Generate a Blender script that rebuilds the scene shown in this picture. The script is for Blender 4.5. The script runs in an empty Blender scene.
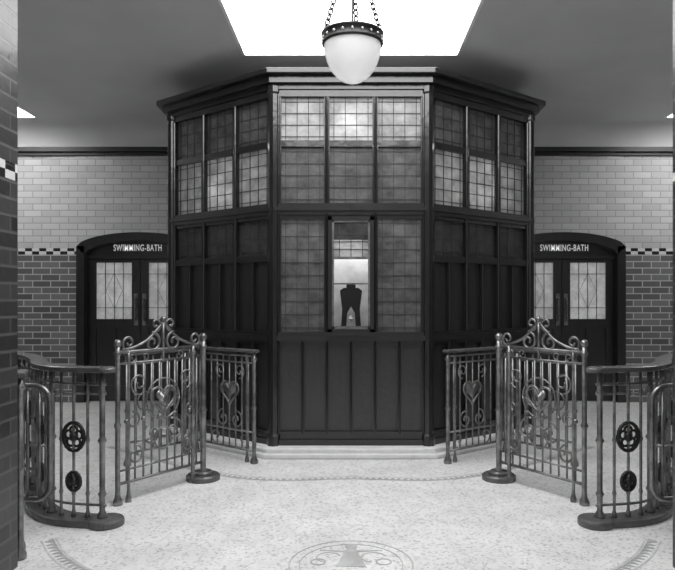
import bpy, bmesh, math, random
from mathutils import Vector
random.seed(4)
sc = bpy.context.scene
sc.view_settings.view_transform = 'Standard'
sc.view_settings.look = 'None'
CAMZ = 1.6
# ------------------------------------------------------------------ materials
def new_mat(name):
    m = bpy.data.materials.new(name); m.use_nodes = True
    nt = m.node_tree
    return m, nt, nt.nodes, nt.links, nt.nodes['Principled BSDF']
def g(v): return (v, v, v, 1)
def plain(name, v, rough=0.5, metal=0.0, nscale=8.0, namt=0.2, bump=0.0, emis=0.0):
    m, nt, N, L, b = new_mat(name)
    tc = N.new('ShaderNodeNewGeometry')
    no = N.new('ShaderNodeTexNoise'); no.inputs['Scale'].default_value = nscale; no.inputs['Detail'].default_value = 6
    L.new(tc.outputs['Position'], no.inputs['Vector'])
    cr = N.new('ShaderNodeValToRGB')
    cr.color_ramp.elements[0].position = 0.3; cr.color_ramp.elements[1].position = 0.7
    cr.color_ramp.elements[0].color = g(v*(1-namt)); cr.color_ramp.elements[1].color = g(min(1, v*(1+namt)))
    L.new(no.outputs['Fac'], cr.inputs['Fac']); L.new(cr.outputs['Color'], b.inputs['Base Color'])
    b.inputs['Roughness'].default_value = rough; b.inputs['Metallic'].default_value = metal
    if bump:
        bp = N.new('ShaderNodeBump'); bp.inputs['Strength'].default_value = bump; bp.inputs['Distance'].default_value = 0.01
        L.new(no.outputs['Fac'], bp.inputs['Height']); L.new(bp.outputs['Normal'], b.inputs['Normal'])
    if emis:
        b.inputs['Emission Color'].default_value = g(1); b.inputs['Emission Strength'].default_value = emis
    return m
def wood_mat(name, v, rough):
    m, nt, N, L, b = new_mat(name)
    geo = N.new('ShaderNodeNewGeometry'); mp = N.new('ShaderNodeMapping'); mp.inputs['Scale'].default_value = (30, 30, 2.0)
    no = N.new('ShaderNodeTexNoise'); no.inputs['Scale'].default_value = 1.2; no.inputs['Detail'].default_value = 5
    L.new(geo.outputs['Position'], mp.inputs['Vector']); L.new(mp.outputs['Vector'], no.inputs['Vector'])
    cr = N.new('ShaderNodeValToRGB'); cr.color_ramp.elements[0].color = g(v*0.5); cr.color_ramp.elements[1].color = g(v*1.6)
    L.new(no.outputs['Fac'], cr.inputs['Fac']); L.new(cr.outputs['Color'], b.inputs['Base Color'])
    b.inputs['Roughness'].default_value = rough
    b.inputs['Coat Weight'].default_value = .6; b.inputs['Coat Roughness'].default_value = .12
    n2 = N.new('ShaderNodeTexNoise'); n2.inputs['Scale'].default_value = 14; L.new(geo.outputs['Position'], n2.inputs['Vector'])
    bp = N.new('ShaderNodeBump'); bp.inputs['Strength'].default_value = .35; bp.inputs['Distance'].default_value = .01
    L.new(n2.outputs['Fac'], bp.inputs['Height']); L.new(bp.outputs['Normal'], b.inputs['Normal']); L.new(bp.outputs['Normal'], b.inputs['Coat Normal'])
    return m
def brick_mat(name, loc, hic, bumpv=.35, rough=.22):
    m, nt, N, L, b = new_mat(name)
    geo = N.new('ShaderNodeNewGeometry'); sep = N.new('ShaderNodeSeparateXYZ'); L.new(geo.outputs['Position'], sep.inputs[0])
    ad = N.new('ShaderNodeMath'); ad.operation = 'ADD'; L.new(sep.outputs['X'], ad.inputs[0]); L.new(sep.outputs['Y'], ad.inputs[1])
    cb = N.new('ShaderNodeCombineXYZ'); L.new(ad.outputs[0], cb.inputs['X']); L.new(sep.outputs['Z'], cb.inputs['Y'])
    def brick(c1, c2, mo):
        t = N.new('ShaderNodeTexBrick'); L.new(cb.outputs[0], t.inputs['Vector'])
        t.inputs['Scale'].default_value = 1; t.inputs['Brick Width'].default_value = 0.28; t.inputs['Row Height'].default_value = 0.1
        t.inputs['Mortar Size'].default_value = 0.009; t.inputs['Mortar Smooth'].default_value = 0.2
        t.inputs['Color1'].default_value = g(c1); t.inputs['Color2'].default_value = g(c2); t.inputs['Mortar'].default_value = g(mo)
        return t
    lo = brick(*loc); hi = brick(*hic)
    ck = N.new('ShaderNodeTexChecker'); ck.inputs['Scale'].default_value = 1
    cm = N.new('ShaderNodeCombineXYZ')
    mx = N.new('ShaderNodeMath'); mx.operation = 'MULTIPLY'; mx.inputs[1].default_value = 1/0.11; L.new(ad.outputs[0], mx.inputs[0])
    mz = N.new('ShaderNodeMath'); mz.operation = 'MULTIPLY_ADD'; mz.inputs[1].default_value = 1/0.05; mz.inputs[2].default_value = -2.31/0.05+0.001; L.new(sep.outputs['Z'], mz.inputs[0])
    L.new(mx.outputs[0], cm.inputs['X']); L.new(mz.outputs[0], cm.inputs['Y']); cm.inputs['Z'].default_value = 0.5
    L.new(cm.outputs[0], ck.inputs['Vector']); ck.inputs['Color1'].default_value = g(0.01); ck.inputs['Color2'].default_value = g(0.6)
    def gt(v):
        a = N.new('ShaderNodeMath'); a.operation = 'GREATER_THAN'; a.inputs[1].default_value = v; L.new(sep.outputs['Z'], a.inputs[0]); return a
    m1 = N.new('ShaderNodeMixRGB'); L.new(gt(2.31).outputs[0], m1.inputs[0]); L.new(lo.outputs['Color'], m1.inputs[1]); L.new(ck.outputs['Color'], m1.inputs[2])
    m2 = N.new('ShaderNodeMixRGB'); L.new(gt(2.41).outputs[0], m2.inputs[0]); L.new(m1.outputs[0], m2.inputs[1]); L.new(hi.outputs['Color'], m2.inputs[2])
    L.new(m2.outputs[0], b.inputs['Base Color'])
    b.inputs['Roughness'].default_value = rough
    no = N.new('ShaderNodeTexNoise'); no.inputs['Scale'].default_value = 7; L.new(geo.outputs['Position'], no.inputs['Vector'])
    mm = N.new('ShaderNodeMath'); mm.operation = 'MULTIPLY_ADD'; mm.inputs[1].default_value = -1.0; L.new(hi.outputs['Fac'], mm.inputs[0]); L.new(no.outputs['Fac'], mm.inputs[2])
    bp = N.new('ShaderNodeBump'); bp.inputs['Strength'].default_value = bumpv; bp.inputs['Distance'].default_value = 0.012
    L.new(mm.outputs[0], bp.inputs['Height']); L.new(bp.outputs['Normal'], b.inputs['Normal'])
    return m
def glass_mat(name, v, tr, bump=0.3, emis=0.0, var=.4, nsc=2.2):
    m, nt, N, L, b = new_mat(name)
    geo = N.new('ShaderNodeNewGeometry')
    n1 = N.new('ShaderNodeTexNoise'); n1.inputs['Scale'].default_value = nsc; n1.inputs['Detail'].default_value = 5; n1.inputs['Roughness'].default_value = .65
    n2 = N.new('ShaderNodeTexNoise'); n2.inputs['Scale'].default_value = 45
    for n in (n1, n2): L.new(geo.outputs['Position'], n.inputs['Vector'])
    cr = N.new('ShaderNodeValToRGB'); cr.color_ramp.elements[0].position = .35; cr.color_ramp.elements[1].position = .65
    cr.color_ramp.elements[0].color = g(v*(1-var)); cr.color_ramp.elements[1].color = g(min(1, v*(1+var)))
    L.new(n1.outputs['Fac'], cr.inputs['Fac']); L.new(cr.outputs['Color'], b.inputs['Base Color'])
    b.inputs['Roughness'].default_value = 0.12
    bp = N.new('ShaderNodeBump'); bp.inputs['Strength'].default_value = bump; bp.inputs['Distance'].default_value = 0.004
    L.new(n2.outputs['Fac'], bp.inputs['Height']); L.new(bp.outputs['Normal'], b.inputs['Normal'])
    tl = N.new('ShaderNodeBsdfTranslucent'); L.new(cr.outputs['Color'], tl.inputs['Color'])
    mx = N.new('ShaderNodeMixShader'); mx.inputs[0].default_value = tr
    L.new(b.outputs[0], mx.inputs[1]); L.new(tl.outputs[0], mx.inputs[2]); L.new(mx.outputs[0], N['Material Output'].inputs['Surface'])
    if emis:
        b.inputs['Emission Color'].default_value = g(1); b.inputs['Emission Strength'].default_value = emis
    return m
def clear_mat():
    m, nt, N, L, b = new_mat('clear_glass')
    t = N.new('ShaderNodeBsdfTransparent'); b.inputs['Base Color'].default_value = g(.02); b.inputs['Roughness'].default_value = .02
    mx = N.new('ShaderNodeMixShader'); mx.inputs[0].default_value = .9
    L.new(b.outputs[0], mx.inputs[1]); L.new(t.outputs[0], mx.inputs[2]); L.new(mx.outputs[0], N['Material Output'].inputs['Surface'])
    return m
def emit_mat(name, s):
    m, nt, N, L, b = new_mat(name)
    b.inputs['Base Color'].default_value = g(.8); b.inputs['Emission Color'].default_value = g(1); b.inputs['Emission Strength'].default_value = s
    return m
def floor_mat():
    m, nt, N, L, b = new_mat('terrazzo_floor')
    geo = N.new('ShaderNodeNewGeometry')
    v = N.new('ShaderNodeTexVoronoi'); v.inputs['Scale'].default_value = 60; L.new(geo.outputs['Position'], v.inputs['Vector'])
    n = N.new('ShaderNodeTexNoise'); n.inputs['Scale'].default_value = 2; n.inputs['Detail'].default_value = 12; n.inputs['Roughness'].default_value = .75
    L.new(geo.outputs['Position'], n.inputs['Vector'])
    c1 = N.new('ShaderNodeValToRGB'); c1.color_ramp.elements[0].color = g(.62); c1.color_ramp.elements[1].color = g(.84)
    c1.color_ramp.elements[0].position = .3; c1.color_ramp.elements[1].position = .65; L.new(n.outputs['Fac'], c1.inputs['Fac'])
    bw = N.new('ShaderNodeRGBToBW'); L.new(v.outputs['Color'], bw.inputs[0])
    c2 = N.new('ShaderNodeValToRGB'); c2.color_ramp.elements[0].color = g(.3); c2.color_ramp.elements[1].color = g(1); c2.color_ramp.elements[0].position = .12; c2.color_ramp.elements[1].position = .4
    L.new(bw.outputs[0], c2.inputs['Fac'])
    mu = N.new('ShaderNodeMixRGB'); mu.blend_type = 'MULTIPLY'; mu.inputs[0].default_value = .5
    L.new(c1.outputs[0], mu.inputs[1]); L.new(c2.outputs[0], mu.inputs[2]); L.new(mu.outputs[0], b.inputs['Base Color'])
    b.inputs['Roughness'].default_value = .45
    return m
M_wood = wood_mat('dark_varnished_wood', .009, .3)
M_panel = wood_mat('wood_panel', .018, .35)
M_rail = plain('handrail_wood', .09, .26)
M_metal = plain('worn_brass', .22, .34, .8, 15, .4)
M_iron = plain('dark_iron', .04, .4, .6)
M_lead = plain('lead_came', .05, .5)
M_glassL = glass_mat('obscured_glass_pale', .46, .5, bump=.8, nsc=6, var=.3)  # uneven pane brightness from reflections painted in as paler and darker tones
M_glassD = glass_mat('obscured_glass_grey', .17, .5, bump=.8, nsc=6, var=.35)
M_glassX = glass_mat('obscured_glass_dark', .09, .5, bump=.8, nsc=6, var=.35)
M_dglass = glass_mat('door_glass', .6, .2, emis=.16, nsc=5, var=.3)  # slight emission added in place of light behind the panes
M_opal = glass_mat('opal_glass', .64, .4, bump=.02, var=.05)
M_brick = brick_mat('glazed_brick', (.09, .18, .42), (.44, .54, .34), .25, .13)
M_pier = brick_mat('dark_glazed_brick', (.02, .05, .08), (.02, .05, .08), .35, .3)
M_floor = floor_mat()
M_plaster = plain('ceiling_plaster', .58, .8, 0, 1.2, .06)
M_stone = plain('pale_stone', .7, .6, 0, 9, .1)
M_dark = plain('dark_trim', .012, .4)
M_tess = plain('dark_tessera', .38, .5)
M_tess2 = plain('grey_tessera', .55, .5)
M_tess3 = plain('emblem_tessera', .46, .5)
M_white = plain('white_enamel', .85, .4)
M_letter = plain('lettering_added_glow', .9, .4, emis=.3)  # emission added to brighten letters that sit in shadow
M_sky = emit_mat('skylight_glass', 6.6)
M_sky2 = emit_mat('side_skylight_glass', 9.0)
M_clear = clear_mat()
# ------------------------------------------------------------------ mesh builder
class MB:
    def __init__(s): s.v = []; s.f = []
    def add(s, vs, fs):
        o = len(s.v); s.v += [tuple(v) for v in vs]; s.f += [tuple(i+o for i in f) for f in fs]
    def box(s, x0, x1, y0, y1, z0, z1):
        s.fbox((0, 0), (1, 0), (0, 1), x0, x1, y0, y1, z0, z1)
    def fbox(s, O, U, Nn, u0, u1, n0, n1, z0, z1):
        vs = []
        for z in (z0, z1):
            for (u, n) in ((u0, n0), (u1, n0), (u1, n1), (u0, n1)):
                vs.append((O[0]+U[0]*u+Nn[0]*n, O[1]+U[1]*u+Nn[1]*n, z))
        s.add(vs, [(0, 3, 2, 1), (4, 5, 6, 7), (0, 1, 5, 4), (1, 2, 6, 5), (2, 3, 7, 6), (3, 0, 4, 7)])
    def prism(s, poly, z0, z1):
        n = len(poly)
        s.add([(p[0], p[1], z0) for p in poly]+[(p[0], p[1], z1) for p in poly],
              [tuple(range(n))[::-1], tuple(range(n, 2*n))]+[(i, (i+1) % n, n+(i+1) % n, n+i) for i in range(n)])
    def strip(s, A, B, z0, z1):   # solid between 2 plan polylines
        n = len(A); vs = []
        for a, b in zip(A, B): vs += [(a[0], a[1], z0), (b[0], b[1], z0), (b[0], b[1], z1), (a[0], a[1], z1)]
        fs = []
        for i in range(n-1):
            for k in range(4): fs.append((4*i+k, 4*i+(k+1) % 4, 4*i+4+(k+1) % 4, 4*i+4+k))
        fs += [(0, 1, 2, 3), (4*n-1, 4*n-2, 4*n-3, 4*n-4)]
        s.add(vs, fs)
    def tube(s, pts, r, seg=6, closed=False):
        P = [Vector(p) for p in pts]; n = len(P)
        T = []
        for i in range(n):
            if closed: t = P[(i+1) % n]-P[i-1]
            else: t = P[min(i+1, n-1)]-P[max(i-1, 0)]
            T.append(t.normalized())
        up = Vector((0, 0, 1)) if abs(T[0].z) < .9 else Vector((1, 0, 0))
        nv = (up-T[0]*up.dot(T[0])).normalized(); vs = []
        for i in range(n):
            nv = (nv-T[i]*nv.dot(T[i])).normalized(); bv = T[i].cross(nv)
            ri = r[i] if isinstance(r, (list, tuple)) else r
            for k in range(seg):
                a = 2*math.pi*k/seg; vs.append(P[i]+nv*math.cos(a)*ri+bv*math.sin(a)*ri)
        fs = []
        for i in range(n if closed else n-1):
            j = (i+1) % n
            for k in range(seg): fs.append((i*seg+k, i*seg+(k+1) % seg, j*seg+(k+1) % seg, j*seg+k))
        if not closed: fs += [tuple(range(seg))[::-1], tuple(range((n-1)*seg, n*seg))]
        s.add(vs, fs)
    def lathe(s, c, prof, seg=20, cap=True):
        vs = []; n = len(prof)
        for (r, z) in prof:
            for k in range(seg):
                a = 2*math.pi*k/seg; vs.append((c[0]+r*math.cos(a), c[1]+r*math.sin(a), z))
        fs = [(i*seg+k, i*seg+(k+1) % seg, (i+1)*seg+(k+1) % seg, (i+1)*seg+k) for i in range(n-1) for k in range(seg)]
        if cap: fs += [tuple(range(seg))[::-1], tuple(range((n-1)*seg, n*seg))]
        s.add(vs, fs)
    def build(s, name, mat, parent=None, smooth=False, bevel=0):
        me = bpy.data.meshes.new(name); me.from_pydata(s.v, [], s.f); me.update()
        bm = bmesh.new(); bm.from_mesh(me); bmesh.ops.recalc_face_normals(bm, faces=bm.faces); bm.to_mesh(me); bm.free()
        if smooth:
            for p in me.polygons: p.use_smooth = True
        me.materials.append(mat)
        o = bpy.data.objects.new(name, me); sc.collection.objects.link(o)
        if parent: o.parent = parent
        if bevel:
            b = o.modifiers.new('bevel', 'BEVEL'); b.width = bevel; b.segments = 2; b.limit_method = 'ANGLE'
        return o
def empty(name):
    e = bpy.data.objects.new(name, None); sc.collection.objects.link(e); e.empty_display_size = .1; return e
def offset(poly, o, closed=False):
    n = len(poly); out = []
    def nrm(a, b):
        d = Vector((b[0]-a[0], b[1]-a[1])).normalized(); return Vector((d.y, -d.x))
    for i in range(n):
        p = Vector(poly[i][:2])
        if closed: na = nrm(poly[i-1], poly[i]); nb = nrm(poly[i], poly[(i+1) % n])
        else:
            na = nrm(poly[max(i-1, 0)], poly[max(i, 1)]) if i > 0 else nrm(poly[0], poly[1])
            nb = nrm(poly[i], poly[i+1]) if i < n-1 else na
        m = (na+nb).normalized(); c = max(.4, m.dot(nb)); q = p+m*(o/c); out.append((q.x, q.y))
    return out
def catmull(P, k=8):
    out = []; Q = [P[0]]+list(P)+[P[-1]]
    for i in range(1, len(Q)-2):
        for j in range(k):
            t = j/k; r = []
            for d in range(len(P[0])):
                a, b, c, e = Q[i-1][d], Q[i][d], Q[i+1][d], Q[i+2][d]
                r.append(.5*(2*b+(c-a)*t+(2*a-5*b+4*c-e)*t*t+(3*b-a-3*c+e)*t**3))
            out.append(tuple(r))
    out.append(tuple(P[-1])); return out
# ------------------------------------------------------------------ room shell
YW = 10.15; XW = 6.5; ZC = 4.3; ZT = 3.97; YF = 0.2
b = MB(); b.box(-XW-.3, XW+.3, -1.0, YW+.6, -.12, 0); b.build('floor', M_floor)
DC = 3.33; DH = .96; SPR = 2.44; RISE = .22
def archz(t): return SPR+RISE*(1-t*t)**.6
b = MB()
b.box(-XW, -DC-DH, YW, YW+.4, 0, ZC); b.box(DC+DH, XW, YW, YW+.4, 0, ZC); b.box(-DC+DH, DC-DH, YW, YW+.4, 0, ZC)
for sx in (-1, 1):
    n = 24
    for i in range(n):
        t0 = -1+2*i/n; t1 = -1+2*(i+1)/n
        x0 = sx*DC+t0*DH; x1 = sx*DC+t1*DH; z0 = archz(t0); z1 = archz(t1)
        vs = [(x0, YW, z0), (x1, YW, z1), (x1, YW, ZC), (x0, YW, ZC), (x0, YW+.4, z0), (x1, YW+.4, z1), (x1, YW+.4, ZC), (x0, YW+.4, ZC)]
        b.add(vs, [(0, 1, 2, 3), (7, 6, 5, 4), (0, 4, 5, 1), (3, 2, 6, 7)])
b.build('wall_back', M_brick)
b = MB(); b.box(-XW-.3, -XW, YF, YW+.4, 0, ZC+.3); b.build('wall_left', M_brick)
b = MB(); b.box(XW, XW+.3, YF, YW+.4, 0, ZC+.3); b.build('wall_right', M_brick)
# cornice trim
b = MB()
b.box(-XW, -2.3, YW-.05, YW-.001, 3.85, 3.90); b.box(-XW, -2.3, YW-.10, YW-.001, 3.90, 3.97)
b.build('trim_1', M_dark)
b = MB()
b.box(2.3, XW, YW-.05, YW-.001, 3.85, 3.90); b.box(2.3, XW, YW-.10, YW-.001, 3.90, 3.97)
b.build('trim_2', M_dark)
# ceiling : flat with openings, and a plaster cove
SKX = 1.2; SKY0 = 2.2; SKY1 = 7.20
S2X = 4.64; S2Y0 = 8.0; S2Y1 = 9.65; S2X1 = 5.9
b = MB(); T = .25
b.box(-XW, XW, -.5, SKY0, ZC, ZC+T)
b.box(-XW, -SKX, SKY0, SKY1, ZC, ZC+T); b.box(SKX, XW, SKY0, SKY1, ZC, ZC+T)
b.box(-XW, XW, SKY1, S2Y0, ZC, ZC+T)
b.box(-S2X, S2X, S2Y0, S2Y1, ZC, ZC+T); b.box(-XW, -S2X1, S2Y0, S2Y1, ZC, ZC+T); b.box(S2X1, XW, S2Y0, S2Y1, ZC, ZC+T)
b.box(-XW, XW, S2Y1, YW+.4, ZC, ZC+T)
b.build('ceiling', M_plaster)
b = MB(); R = .33; vs = []; n = 10
for i in range(n+1):
    a = math.pi/2*i/n
    y = YW-R+R*math.cos(a); z = ZC-R+R*math.sin(a)
    vs += [(-XW, y, z), (XW, y, z)]
b.add(vs, [(2*i, 2*i+1, 2*i+3, 2*i+2) for i in range(n)])
b.build('trim_3', M_plaster, smooth=True)
def skylight(name, x0, x1, y0, y1, mat):
    e = empty(name)
    m = MB(); m.box(x0, x1, y0, y1, ZC+.03, ZC+.06); m.build('glazing', mat, e)
    m = MB(); w = .03
    for (a, c, d, f) in ((x0, x1, y0, y0+w), (x0, x1, y1-w, y1), (x0, x0+w, y0, y1), (x1-w, x1, y0, y1)): m.box(a, c, d, f, ZC+.0, ZC+.03)
    m.build('frame', M_white, e)
    return e
skylight('window_1', -SKX, SKX, SKY0, SKY1, M_sky)
skylight('window_2', -S2X1, -S2X, S2Y0, S2Y1, M_sky2)
skylight('window_3', S2X, S2X1, S2Y0, S2Y1, M_sky2)
# piers
b = MB(); b.box(-2.75, -2.0, 3.0, 3.9, 0, ZC-.002); b.build('brick_pier', M_pier)
b = MB(); b.box(1.93, 2.7, 3.0, 3.9, 0, ZC-.002); b.build('brick_pier.001', M_pier)
# ------------------------------------------------------------------ doors
def make_door(idx, sx):
    e = empty('door_%d' % idx); c = sx*DC; y = YW+.12
    fr = MB(); n = 24
    W = .13
    def inner(t): return (c+t*(DH-W), archz(t)-W)
    for i in range(n):
        t0 = -1+2*i/n; t1 = -1+2*(i+1)/n
        o0 = (c+t0*(DH-.005), archz(t0)-.005); o1 = (c+t1*(DH-.005), archz(t1)-.005); i0 = inner(t0); i1 = inner(t1)
        vs = []
        for yy in (YW-.02, YW+.16):
            vs += [(o0[0], yy, o0[1]), (o1[0], yy, o1[1]), (i1[0], yy, i1[1]), (i0[0], yy, i0[1])]
        fr.add(vs, [(0, 1, 2, 3), (7, 6, 5, 4), (3, 2, 6, 7), (1, 0, 4, 5)])
    fr.box(c-DH+.005, c-DH+W, YW-.02, YW+.16, 0, archz(-1)-.0)
    fr.box(c+DH-W, c+DH-.005, YW-.02, YW+.16, 0, archz(1)-.0)
    fr.box(c-DH+.1, c+DH-.1, y+.02, y+.06, 2.27, 2.62)
    fr.box(c-DH+.1, c+DH-.1, y-.03, y+.06, 2.25, 2.31)
    fr.build('frame', M_wood, e)
    lf = MB(); gl = MB(); ld = MB(); hd = MB()
    w = DH-W
    for s2 in (-1, 1):
        a = c if s2 > 0 else c-w; a0 = a+.004; a1 = a+w-.004
        st = .13
        lf.box(a0, a0+st, y, y+.05, .01, 2.24); lf.box(a1-st, a1, y, y+.05, .01, 2.24)
        for (z0, z1) in ((.01, .25), (1.15, 1.30), (2.19, 2.24)): lf.box(a0+st, a1-st, y, y+.05, z0, z1)
        lf.box(a0+st, a1-st, y+.02, y+.04, .25, 1.15); lf.box((a0+a1)/2-.03, (a0+a1)/2+.03, y, y+.05, .25, 1.15)
        gx0 = a0+st; gx1 = a1-st; gz0 = 1.30; gz1 = 2.19
        gl.box(gx0, gx1, y+.02, y+.028, gz0, gz1)
        for k in (1, 2, 3):
            xx = gx0+(gx1-gx0)*k/4; ld.box(xx-.004, xx+.004, y+.01, y+.02, gz0, gz1)
        for k in (1, 2, 3, 4):
            zz = gz0+(gz1-gz0)*k/5
            if k in (1, 4): ld.box(gx0, gx1, y+.01, y+.02, zz-.004, zz+.004)
        mx = (gx0+gx1)/2; mz = (gz0+gz1)/2
        ld.tube([(mx, y+.01, mz-.28), (mx+.13, y+.01, mz), (mx, y+.01, mz+.28), (mx-.13, y+.01, mz)], .006, 4, True)
        hx = c+s2*.065
        hd.tube([(hx, y-.005, 1.28), (hx, y-.06, 1.30), (hx, y-.06, 1.60), (hx, y-.005, 1.62)], .015, 8)
        hd.box(hx-.03, hx+.03, y-.012, y, 1.2, 1.7)
    lf.build('leaves', M_wood, e); gl.build('glass', M_dglass, e); ld.build('leading', M_lead, e); hd.build('handles', M_metal, e)
    bb = MB(); bb.box(c-DH, c+DH, YW+.3, YW+.34, 0, 2.7); bb.build('backing', M_dark, e)
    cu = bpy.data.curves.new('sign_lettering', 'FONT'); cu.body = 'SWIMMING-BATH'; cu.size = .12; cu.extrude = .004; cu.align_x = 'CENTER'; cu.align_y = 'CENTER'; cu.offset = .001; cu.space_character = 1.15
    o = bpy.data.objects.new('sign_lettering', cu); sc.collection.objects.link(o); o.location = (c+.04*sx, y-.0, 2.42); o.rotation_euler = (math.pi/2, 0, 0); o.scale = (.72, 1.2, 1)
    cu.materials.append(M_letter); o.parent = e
make_door(1, -1); make_door(2, 1)
# ------------------------------------------------------------------ kiosk
K = empty('ticket_kiosk')
YB = YW-.02; KX = 2.13
KP = [(-KX, YB), (-KX, 7.75), (-.80, 6.72), (.80, 6.72), (KX, 7.75), (KX, YB)]
wood = MB(); pan = MB(); glL = MB(); glD = MB(); glX = MB(); ld = MB(); st = MB(); roof = MB()
st.prism(offset(KP, .16), 0, .1)
st.prism(offset(KP, .2), 0, .05)
def ring(mb, o, z0, z1, inn=-.06): mb.strip(offset(KP, o), offset(KP, inn), z0, z1)
ring(wood, .025, .1, .16); ring(wood, .04, 1.18, 1.235); ring(wood, .02, 1.235, 1.27)
ring(wood, .05, 2.52, 2.56); ring(wood, .025, 2.48, 2.52); ring(wood, .02, 2.56, 2.60)
ring(wood, .02, 3.70, 3.78); ring(wood, .04, 3.77, 3.83); ring(wood, .10, 3.82, 3.90)
roof.prism(offset(KP, .17), 3.89, 3.95)
def leads(O, U, Nn, u0, u1, z0, z1, nc, nr, border=True):
    t = .0035
    def V(u): ld.fbox(O, U, Nn, u-t, u+t, -.03, -.022, z0, z1)
    def H(z): ld.fbox(O, U, Nn, u0, u1, -.03, -.022, z-t, z+t)
    bx = .045 if border else 0
    if border: V(u0+bx); V(u1-bx); H(z0+bx); H(z1-bx)
    for i in range(1, nc): V(u0+bx+(u1-u0-2*bx)*i/nc)
    for i in range(1, nr): H(z0+bx+(z1-z0-2*bx)*i/nr)
for i in range(5):
    a = Vector(KP[i]); c = Vector(KP[i+1]); L = (c-a).length; U = (c-a)/L; Nn = Vector((U.y, -U.x)); O = a
    front = (i == 2)
    inset = .05
    nb = 3 if i in (1, 2, 3) else 4
    bw = (L-2*inset)/nb
    fb = lambda mb, *k: mb.fbox(O, U, Nn, *k)
    fb(wood, 0, L, -.05, 0, .1, .24)
    fb(pan, 0, L, -.06, -.04, .2, 1.2)
    fb(wood, 0, L, -.05, 0, 1.13, 1.19)
    np_ = nb*2
    for k in range(np_+1):
        u = inset+(L-2*inset)*k/np_
        fb(wood, u-.024, u+.024, -.045, -.006, .2, 1.18); wood.tube([O.to_3d()+U.to_3d()*u+Vector((0, 0, zz)) for zz in (.22, 1.17)], .013, 8)
    for k in range(nb+1):
        u = inset+bw*k; fb(wood, u-.028, u+.028, -.06, .008, 1.25, 3.74)
        for z0, z1 in ((1.27, 2.5), (2.6, 3.7)):
            wood.tube([O.to_3d()+U.to_3d()*u+Nn.to_3d()*.01+Vector((0, 0, zz)) for zz in (z0, z1)], .018, 8)
    fb(wood, 0, L, -.055, .006, 3.185, 3.25)
    fb(wood, 0, L, -.055, .0, 2.44, 2.5)
    if not front:
        fb(wood, 0, L, -.055, .01, 2.00, 2.07)
        fb(pan, 0, L, -.055, -.035, 1.25, 2.05)
        for k in range(np_+1):
            u = inset+(L-2*inset)*k/np_; fb(wood, u-.022, u+.022, -.05, -.006, 1.25, 2.04)
            wood.tube([O.to_3d()+U.to_3d()*u+Vector((0, 0, zz)) for zz in (1.26, 2.03)], .012, 8)
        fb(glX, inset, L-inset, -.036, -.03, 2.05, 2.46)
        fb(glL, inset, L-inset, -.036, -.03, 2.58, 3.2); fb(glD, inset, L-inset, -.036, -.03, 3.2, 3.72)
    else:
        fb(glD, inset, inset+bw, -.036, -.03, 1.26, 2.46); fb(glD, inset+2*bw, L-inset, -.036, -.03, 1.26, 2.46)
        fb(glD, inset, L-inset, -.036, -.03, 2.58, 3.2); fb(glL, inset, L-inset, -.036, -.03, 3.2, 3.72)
    for k in range(nb):
        u0 = inset+bw*k+.028; u1 = inset+bw*(k+1)-.028
        leads(O, U, Nn, u0, u1, 3.25, 3.70, 3, 3)
        leads(O, U, Nn, u0, u1, 2.60, 3.185, 3, 4)
        if not front: leads(O, U, Nn, u0, u1, 2.07, 2.44, 3, 2)
        elif k != 1: leads(O, U, Nn, u0, u1, 1.27, 2.44, 3, 8)
for p in KP[1:5]:
    wood.lathe(p, [(.07, .1), (.07, .2), (.055, .22), (.055, 3.72), (.07, 3.74), (.07, 3.8)], 8)
# front hatch (sash window)
fy = 6.72; sash = MB(); hw = .235
for (x0, x1, z0, z1) in ((-hw, -hw+.04, 1.27, 2.46), (hw-.04, hw, 1.27, 2.46), (-hw, hw, 2.42, 2.46), (-hw, hw, 1.27, 1.30)):
    sash.box(x0, x1, fy-.05, fy+.02, z0, z1)
wood.box(-hw-.03, hw+.03, fy-.09, fy+.0, 1.235, 1.27)
edge = MB()
for (x0, x1, z0, z1) in ((-.195, -.175, 1.30, 2.42), (.175, .195, 1.30, 2.42), (-.195, .195, 1.30, 1.33), (-.195, .195, 2.40, 2.42), (-.18, .18, 2.02, 2.045), (-.18, .18, 1.76, 1.775)):
    edge.box(x0, x1, fy-.035, fy-.01, z0, z1)
edge.build('sash_beading', M_metal, K)
sash.build('sash_frame', M_wood, K)
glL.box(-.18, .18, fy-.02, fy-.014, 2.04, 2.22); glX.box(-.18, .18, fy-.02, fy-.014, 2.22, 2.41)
for xx in (-.12, 0, .12): ld.box(xx-.004, xx+.004, fy-.028, fy-.02, 2.045, 2.385)
for zz in (2.12, 2.2, 2.28): ld.box(-.18, .18, fy-.028, fy-.02, zz-.004, zz+.004)
cg = MB(); cg.box(-.18, .18, fy-.016, fy-.012, 1.32, 2.03); cg.build('hatch_glass', M_clear, K)
# interior: desk, notice board and ticket machine
ins = MB(); ins.box(-.7, .7, 6.80, 7.3, 1.16, 1.20); ins.box(-.65, .65, 7.25, 7.29, .1, 1.16); ins.build('counter', M_wood, K)
ins = MB(); ins.box(-.22, .22, 7.22, 7.25, 1.2, 2.06); ins.build('notice_board', M_white, K)
tm = MB()
prof = [(-.115, 1.2), (-.095, 1.50), (-.12, 1.70), (-.08, 1.73), (-.05, 1.73), (-.05, 1.78), (.05, 1.78), (.05, 1.73), (.08, 1.73), (.12, 1.70), (.095, 1.50), (.115, 1.2), (.06, 1.2), (.04, 1.46), (0, 1.53), (-.04, 1.46), (-.06, 1.2)]
vs = [(x, 7.0, z) for x, z in prof]+[(x, 7.1, z) for x, z in prof]; n = len(prof)
tm.add(vs, [tuple(range(n)), tuple(range(n, 2*n))[::-1]]+[(i, (i+1) % n, n+(i+1) % n, n+i) for i in range(n)])
tm.build('ticket_machine', M_dark, K)
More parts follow.
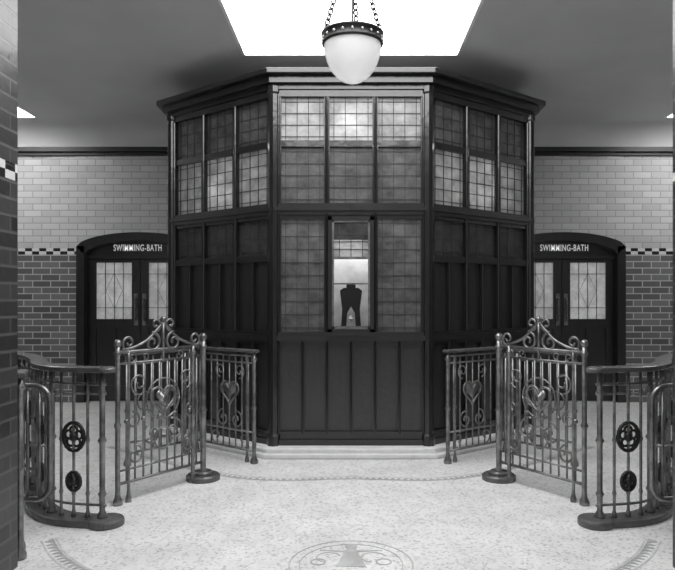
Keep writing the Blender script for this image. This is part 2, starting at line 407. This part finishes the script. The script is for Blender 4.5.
tm = MB(); tm.prism([(-.02, 6.99), (.02, 6.99), (.02, 7.0), (-.02, 7.0)], 1.36, 1.42); tm.lathe((0, 6.99), [(.001, 1.36), (.03, 1.40), (.001, 1.44)], 4); tm.build('ticket_plate', M_white, K)
wood.build('joinery', M_wood, K); pan.build('panels', M_panel, K)
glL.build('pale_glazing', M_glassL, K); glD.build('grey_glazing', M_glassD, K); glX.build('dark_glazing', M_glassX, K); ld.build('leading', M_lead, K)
st.build('stone_plinth', M_stone, K, bevel=.015); roof.build('roof_cap', M_wood, K, bevel=.01)
for (x, y, z, en) in ((-.0, 7.05, 3.45, 16), (.0, 6.92, 2.3, 5), (.5, 7.0, 2.3, 10), (-.5, 7.0, 2.3, 13), (-1.2, 7.6, 2.8, 26), (1.2, 7.6, 2.85, 26)):
    l = bpy.data.lights.new('kiosk_fill_light', 'POINT'); l.energy = en; l.shadow_soft_size = .06  # added unseen fill lights, brightening the panes and hatch from inside
    o = bpy.data.objects.new('kiosk_fill_light', l); o.location = (x, y, z); sc.collection.objects.link(o); o.parent = K
# ------------------------------------------------------------------ railings
def arc(cx, cz, r0, r1, a0, a1, n=22):
    return [(cx+(r0+(r1-r0)*i/n)*math.cos(a0+(a1-a0)*i/n), cz+(r0+(r1-r0)*i/n)*math.sin(a0+(a1-a0)*i/n)) for i in range(n+1)]
class Panel:
    def __init__(s, sx, P0, P1, m=None):
        s.P0 = Vector((sx*P0[0], P0[1])); s.P1 = Vector((sx*P1[0], P1[1])); s.L = (s.P1-s.P0).length; s.U = (s.P1-s.P0)/s.L; s.m = m or MB()
    def p(s, u, z): q = s.P0+s.U*u; return (q.x, q.y, z)
    def line(s, pts, r, seg=6, closed=False): s.m.tube([s.p(*q) for q in pts], r, seg, closed)
    def post(s, u, h, r=.022, foot=True):
        q = s.p(u, 0); c = (q[0], q[1])
        pr = [(r*1.9, 0), (r*1.9, .03), (r*1.2, .06), (r, .10), (r, h*.48), (r*1.5, h*.5), (r, h*.52), (r, h-.08), (r*1.5, h-.07), (r*1.5, h-.05), (r, h-.04), (r, h)]
        s.m.lathe(c, pr, 10)
    def ball(s, u, z, r):
        q = s.p(u, 0); s.m.lathe((q[0], q[1]), [(max(.001, r*math.sin(math.pi*i/8)), z-r*math.cos(math.pi*i/8)) for i in range(9)], 10)
def heart(cx, cz, w):
    pts = []
    for i in range(28):
        t = 2*math.pi*i/28; x = 16*math.sin(t)**3; z = 13*math.cos(t)-5*math.cos(2*t)-2*math.cos(3*t)-math.cos(4*t); pts.append((cx+x*w/32, cz+z*w/32))
    return pts
def fill_heart(P, cx, cz, w):
    pts = heart(cx, cz, w); off = P.U.orthogonal()*.006
    n = len(pts); vs = []
    for sgn in (-1, 1):
        for (u, z) in pts: q = P.p(u, z); vs.append((q[0]+off.x*sgn, q[1]+off.y*sgn, z))
    P.m.add(vs, [tuple(range(n)), tuple(range(n, 2*n))]+[(i, (i+1) % n, n+(i+1) % n, n+i) for i in range(n)])
def sweep_flat(mb, pts, w, z0, z1):
    A = offset(pts, w/2); B = offset(pts, -w/2); mb.strip(A, B, z0, z1)
def disc(mb, c, r, z0, z1): mb.lathe(c, [(r, z0), (r, z1-.012), (r-.015, z1)], 24)

for sx in (-1, 1):
    # --- B ornate gate
    e = empty('ornamental_gate')
    P = Panel(sx, (1.82, 5.07), (1.32, 5.80)); L = P.L
    P.post(0, 1.24, .02); P.post(L, 1.24, .026); P.post(.10, 1.20, .013); P.post(L-.12, 1.20, .018)
    P.ball(0, 1.26, .032); P.ball(L, 1.27, .036)
    for z, r in ((1.19, .014), (1.10, .010), (.16, .013), (.26, .009)): P.line([(0, z), (L, z)], r)
    nb = 11
    for i in range(1, nb):
        u = L*i/nb; P.line([(u, .16), (u, 1.10)], .0085)
        if i % 2: P.ball(u, .64, .02)
    c = L/2
    P.line(heart(c, .78, .26), .012, 6, True); fill_heart(P, c, .80, .14)
    P.line(arc(c, .78, .17, .17, 0, 2*math.pi), .008); P.line(arc(c, .45, .09, .09, 0, 2*math.pi), .009)
    for s2 in (-1, 1):
        P.line(arc(c+s2*.11, .50, .10, .02, math.pi/2, math.pi/2-s2*2.6*math.pi), .009)
        P.line(arc(c+s2*.24, .93, .09, .02, -math.pi/2, -math.pi/2+s2*2.6*math.pi), .009)
        P.line(arc(c+s2*.28, .36, .08, .02, math.pi/2, math.pi/2+s2*2.6*math.pi), .009)
        P.line(arc(c+s2*.30, .64, .07, .015, math.pi/2, math.pi/2+s2*2.6*math.pi), .008)
        # cresting scrolls
        P.line(catmull([(c+s2*.40, 1.21), (c+s2*.30, 1.22), (c+s2*.17, 1.27), (c+s2*.07, 1.35), (c+s2*.0, 1.42)], 6), .012)
        P.line(arc(c+s2*.11, 1.25, .085, .015, math.pi/2, math.pi/2+s2*2.7*math.pi), .012)
        P.line(arc(c+s2*.075, 1.40, .058, .012, -math.pi/2, -math.pi/2-s2*2.2*math.pi), .011)
        P.line(arc(c+s2*.34, 1.26, .065, .012, -math.pi/2, -math.pi/2+s2*2.5*math.pi), .011)
        P.line(arc(c+s2*.18, 1.145, .035, .01, -math.pi/2, math.pi*1.5), .007)
        P.line(arc(c+s2*.30, 1.145, .035, .01, -math.pi/2, math.pi*1.5), .007)
    P.line([(c, 1.10), (c, 1.43)], .012); P.ball(c, 1.44, .024)
    P.m.build('ironwork', M_metal, e, True)
    d = MB(); disc(d, P.p(L, 0), .15, 0, .05); disc(d, P.p(L, 0), .09, .05, .08); d.build('base_plate', M_rail, e)
    # --- C rail by the kiosk
    e = empty('counter_railing')
    P = Panel(sx, (.94, 6.36), (1.74, 6.97)); L = P.L
    for u, r in ((0.01, .02), (L-.02, .02), (.11, .012), (L-.14, .014)): P.post(u, 1.08, r)
    for z, r in ((.12, .014), (.30, .010), (.98, .010), (1.05, .012)): P.line([(0, z), (L, z)], r)
    for i in range(1, 11): P.line([(L*i/11, .12), (L*i/11, 1.05)], .008)
    c = L*.36
    P.line(heart(c, .68, .26), .011, 6, True); fill_heart(P, c, .70, .19); fill_heart(P, L*.8, .7, .12)
    for s2 in (-1, 1):
        P.line(arc(c+s2*.1, .4, .09, .02, math.pi/2, math.pi/2-s2*2.6*math.pi), .009)
        P.line(arc(c+s2*.14, .89, .075, .015, -math.pi/2, -math.pi/2+s2*2.6*math.pi), .008)
        P.line(arc(c+s2*.2, .21, .08, .02, -math.pi/2, -math.pi/2+s2*2*math.pi), .008)
    P.m.build('ironwork', M_metal, e, True)
    m = MB(); sweep_flat(m, [P.p(-.03, 0)[:2], P.p(L+.03, 0)[:2]], .075, 1.08, 1.115); m.build('handrail', M_rail, e, bevel=.012)
    # --- D plain rail behind
    e = empty('lane_railing')
    P = Panel(sx, (2.16, 6.28), (1.74, 6.80)); L = P.L
    P.post(0, 1.06, .02); P.post(L, 1.06, .02)
    for z in (.12, .22, .98): P.line([(0, z), (L, z)], .012)
    for i in range(1, 7): P.line([(L*i/7, .12), (L*i/7, 1.05)], .009)
    for k in (.3, .7): P.line(arc(L*k, .6, .09, .09, 0, 2*math.pi), .009)
    P.m.build('ironwork', M_metal, e, True)
    m = MB(); sweep_flat(m, [P.p(-.03, 0)[:2], P.p(L+.03, 0)[:2]], .07, 1.06, 1.095); m.build('handrail', M_rail, e, bevel=.012)
    # --- A curved railing
    e = empty('curved_railing')
    pts = catmull([(sx*3.15, 5.95), (sx*2.80, 5.66), (sx*2.55, 5.30), (sx*2.36, 4.94), (sx*2.10, 4.70), (sx*1.74, 4.62)], 8)
    m = MB(); sweep_flat(m, pts, .13, 1.085, 1.125); disc(m, pts[-1], .072, 1.085, 1.125); m.build('handrail', M_rail, e, bevel=.012)
    m = MB(); sweep_flat(m, pts, .19, 0, .05); disc(m, pts[-1], .125, 0, .055); m.build('kerb', M_rail, e, bevel=.012)
    m = MB()
    ds = [0]
    for i in range(1, len(pts)): ds.append(ds[-1]+math.dist(pts[i], pts[i-1]))
    def at(s):
        for i in range(1, len(pts)):
            if ds[i] >= s:
                t = (s-ds[i-1])/(ds[i]-ds[i-1]); return tuple(pts[i-1][k]*(1-t)+pts[i][k]*t for k in (0, 1))
        return pts[-1]
    tot = ds[-1]; nb = 18
    for i in range(nb+1):
        q = at(tot*i/nb*.985); r = .021 if i % 4 == 2 else .011
        m.lathe(q, [(r*1.8, .05), (r*1.8, .07), (r, .10), (r, .2), (r*1.5, .22), (r, .24), (r, .58), (r*1.6, .6), (r, .62), (r, .92), (r*1.5, .94), (r, .96), (r, 1.09)], 8)
    for z, r in ((.14, .010), (1.0, .010), (.93, .007)): m.tube([(p[0], p[1], z) for p in pts], r)
    dk = MB()
    for i in (4, 8, 12, 16):
        for z, w in ((.62, .085), (.30, .055)):
            q = at(tot*i/nb*.985); a = at(tot*i/nb*.985-.03); b2 = at(tot*i/nb*.985+.03); U = Vector((b2[0]-a[0], b2[1]-a[1])).normalized()
            dk.tube([(q[0]+U.x*w*math.cos(t*math.pi/8), q[1]+U.y*w*math.cos(t*math.pi/8), z+w*1.2*math.sin(t*math.pi/8)) for t in range(16)], .014, 6, True)
            for t in range(5):
                aa = 2*math.pi*t/5+.3; cx = w*.5*math.cos(aa); cz = w*.55*math.sin(aa)
                dk.tube([(q[0]+U.x*(cx+w*.35*math.cos(k)), q[1]+U.y*(cx+w*.35*math.cos(k)), z+cz+w*.35*math.sin(k)) for k in [j*math.pi/5 for j in range(10)]], .010, 5, True)
            dk.lathe(q, [(.001, z-.04), (.03, z-.02), (.03, z+.02), (.001, z+.04)], 10)
    m.build('balusters', M_metal, e, True); dk.build('rosettes', M_iron, e, True)
    # --- E small round-cornered turnstile wing with its post
    e = empty('turnstile_gate')
    px = 2.05 if sx < 0 else 2.10
    mm = MB()
    P = Panel(sx, (2.44, 4.40), (2.02, 4.36), mm); L = P.L
    R = .10; top = 1.02; bot = .26
    path = [(0, top), (L-R, top)]+arc(L-R, top-R, R, R, math.pi/2, 0, 6)+arc(L-R, bot+R, R, R, 0, -math.pi/2, 6)+[(0, bot)]
    P.line(path, .019, 8)
    for i in range(1, 5): P.line([(L*i/5+.01, bot), (L*i/5+.01, top)], .011)
    P.line([(0, .62), (L, .62)], .009)
    P.post(0, 1.1, .026)
    Q = Panel(sx, (px, 4.02), (px+.06, 4.16), mm)
    Q.post(0, 1.12, .022); Q.post(Q.L, 1.12, .014)
    for z in (.2, .3, 1.0): Q.line([(0, z), (Q.L, z)], .009)
    mm.build('gate', M_metal, e, True)
    m = MB(); sweep_flat(m, [Q.p(-.06, 0)[:2], Q.p(Q.L+.03, 0)[:2]], .08, 1.12, 1.155); m.build('handrail', M_rail, e, bevel=.012)
# ------------------------------------------------------------------ mosaic on the floor
def zigzag(name, path, w):
    m = MB(); m2 = MB()
    m2.strip(offset(path, w/2+.02), offset(path, w/2+.008), 0, .0022); m2.strip(offset(path, -w/2-.008), offset(path, -w/2-.02), 0, .0022)
    for i in range(len(path)-1):
        a = Vector(path[i]); c = Vector(path[i+1]); L = (c-a).length; n = max(1, int(L/.05)); U = (c-a)/L; Nn = Vector((U.y, -U.x))
        for k in range(n):
            p = a+U*(L*(k)/n); q = a+U*(L*(k+1)/n); r = (p+q)/2
            p1 = p+Nn*w/2; q1 = q+Nn*w/2; r1 = r-Nn*w/2
            vs = [(p1.x, p1.y, .0005), (q1.x, q1.y, .0005), (r1.x, r1.y, .0005), (p1.x, p1.y, .003), (q1.x, q1.y, .003), (r1.x, r1.y, .003)]
            m.add(vs, [(0, 2, 1), (3, 4, 5), (0, 1, 4, 3), (1, 2, 5, 4), (2, 0, 3, 5)])
    e = empty(name); m.build('triangles', M_tess, e); m2.build('lines', M_tess2, e)
kp = offset(KP[1:5], .82)
kp = catmull([kp[0], kp[1], (0, 5.84), kp[2], kp[3]], 6)
zigzag('mosaic_border', kp, .06)
zigzag('mosaic_border.001', catmull([(-1.0, 3.45), (-1.35, 3.66), (-1.62, 3.86), (-1.84, 4.08), (-2.02, 4.34)], 3), .06)
zigzag('mosaic_border.002', catmull([(2.02, 4.34), (1.84, 4.08), (1.62, 3.86), (1.35, 3.66), (1.0, 3.45)], 3), .06)
e = empty('mosaic_emblem'); m = MB()
def ringflat(mb, c, r0, r1, z=.003, n=48, a0=0, a1=2*math.pi):
    A = [(c[0]+r0*math.cos(a0+(a1-a0)*i/n), c[1]+r0*math.sin(a0+(a1-a0)*i/n)) for i in range(n+1)]
    B = [(c[0]+r1*math.cos(a0+(a1-a0)*i/n), c[1]+r1*math.sin(a0+(a1-a0)*i/n)) for i in range(n+1)]
    mb.strip(A, B, .0005, z)
C = (0, 3.94)
ringflat(m, C, .37, .378); ringflat(m, C, .31, .316)
for s2 in (-1, 1):
    ringflat(m, (s2*.14, 4.04), .07, .08, a0=.3, a1=4.5, n=16); ringflat(m, (s2*.2, 3.97), .04, .05, n=16)
m.build('rings', M_tess3, e)
m = MB(); ringflat(m, (0, 4.22), .0, .04, n=16); m.prism([(-.03, 4.18), (-.09, 3.9), (.09, 3.9), (.03, 4.18)], .0005, .003); m.prism([(-.2, 4.15), (-.03, 4.12), (-.03, 4.15)], .0005, .003); m.prism([(.2, 4.15), (.03, 4.15), (.03, 4.12)], .0005, .003)
m.build('figure', M_tess3, e)
# ------------------------------------------------------------------ pendant lamp
e = empty('pendant_lamp'); c = (0.01, 4.2); ZB = 3.255; R = .185
prof = [(max(.002, R*math.sin(a)), ZB-.255*math.cos(a)) for a in [math.pi/2*i/14 for i in range(15)]]
m = MB(); m.lathe(c, prof, 40, cap=False); m.build('opal_bowl', M_opal, e, True)
m = MB(); m.lathe(c, [(.18, ZB-.01), (.197, ZB-.01), (.200, ZB), (.195, ZB+.008), (.195, ZB+.045), (.203, ZB+.052), (.203, ZB+.062), (.185, ZB+.062), (.18, ZB-.01)], 40, cap=False)
m.build('gallery_ring', M_dark, e, True)
m = MB()
for k in range(20):
    a = 2*math.pi*k/20; x = c[0]+.197*math.cos(a); y = c[1]+.197*math.sin(a)
    m.lathe((x, y), [(.001, ZB+.016), (.009, ZB+.026), (.001, ZB+.036)], 6)
m.build('studs', M_white, e, True)
m = MB()
hub = Vector((c[0], c[1], 3.95))
def chain(p0, p1, size=.05):
    p0 = Vector(p0); p1 = Vector(p1); L = (p1-p0).length; d = (p1-p0)/L; n = int(L/(size*.72))
    s1 = d.orthogonal().normalized(); s2 = d.cross(s1)
    for i in range(n):
        cc = p0+d*(L*(i+.5)/n); s = s1 if i % 2 else s2
        m.tube([cc+d*(size/2*math.cos(t*math.pi/5))+s*(size*.32*math.sin(t*math.pi/5)) for t in range(10)], .0055, 5, True)
for a in (math.radians(200), math.radians(-20), math.radians(80)):
    chain((c[0]+.185*math.cos(a), c[1]+.185*math.sin(a), ZB+.062), hub)
chain(hub, (c[0], c[1], 4.26))
m.build('chains', M_iron, e, True)
m = MB(); m.tube([hub+Vector((.03*math.cos(t), .03*math.sin(t), 0)) for t in [i*math.pi/6 for i in range(12)]], .008, 6, True)
m.box(-SKX+.03, SKX-.03, c[1]-.03, c[1]+.03, 4.255, 4.295); m.tube([(c[0], c[1], 3.3), (c[0], c[1], 3.97)], .006)
m.build('canopy_bar', M_dark, e)
# ------------------------------------------------------------------ light + camera
w = bpy.data.worlds.new('world'); sc.world = w; w.use_nodes = True
w.node_tree.nodes['Background'].inputs[0].default_value = g(.9); w.node_tree.nodes['Background'].inputs[1].default_value = .36
cd = bpy.data.cameras.new('camera'); cam = bpy.data.objects.new('camera', cd); sc.collection.objects.link(cam)
cam.location = (0, 0, CAMZ); cam.rotation_euler = (math.pi/2, 0, 0)
cd.sensor_width = 36; cd.lens = 650/675*36; cd.shift_x = -13.5/675; cd.shift_y = 15/675
sc.camera = cam
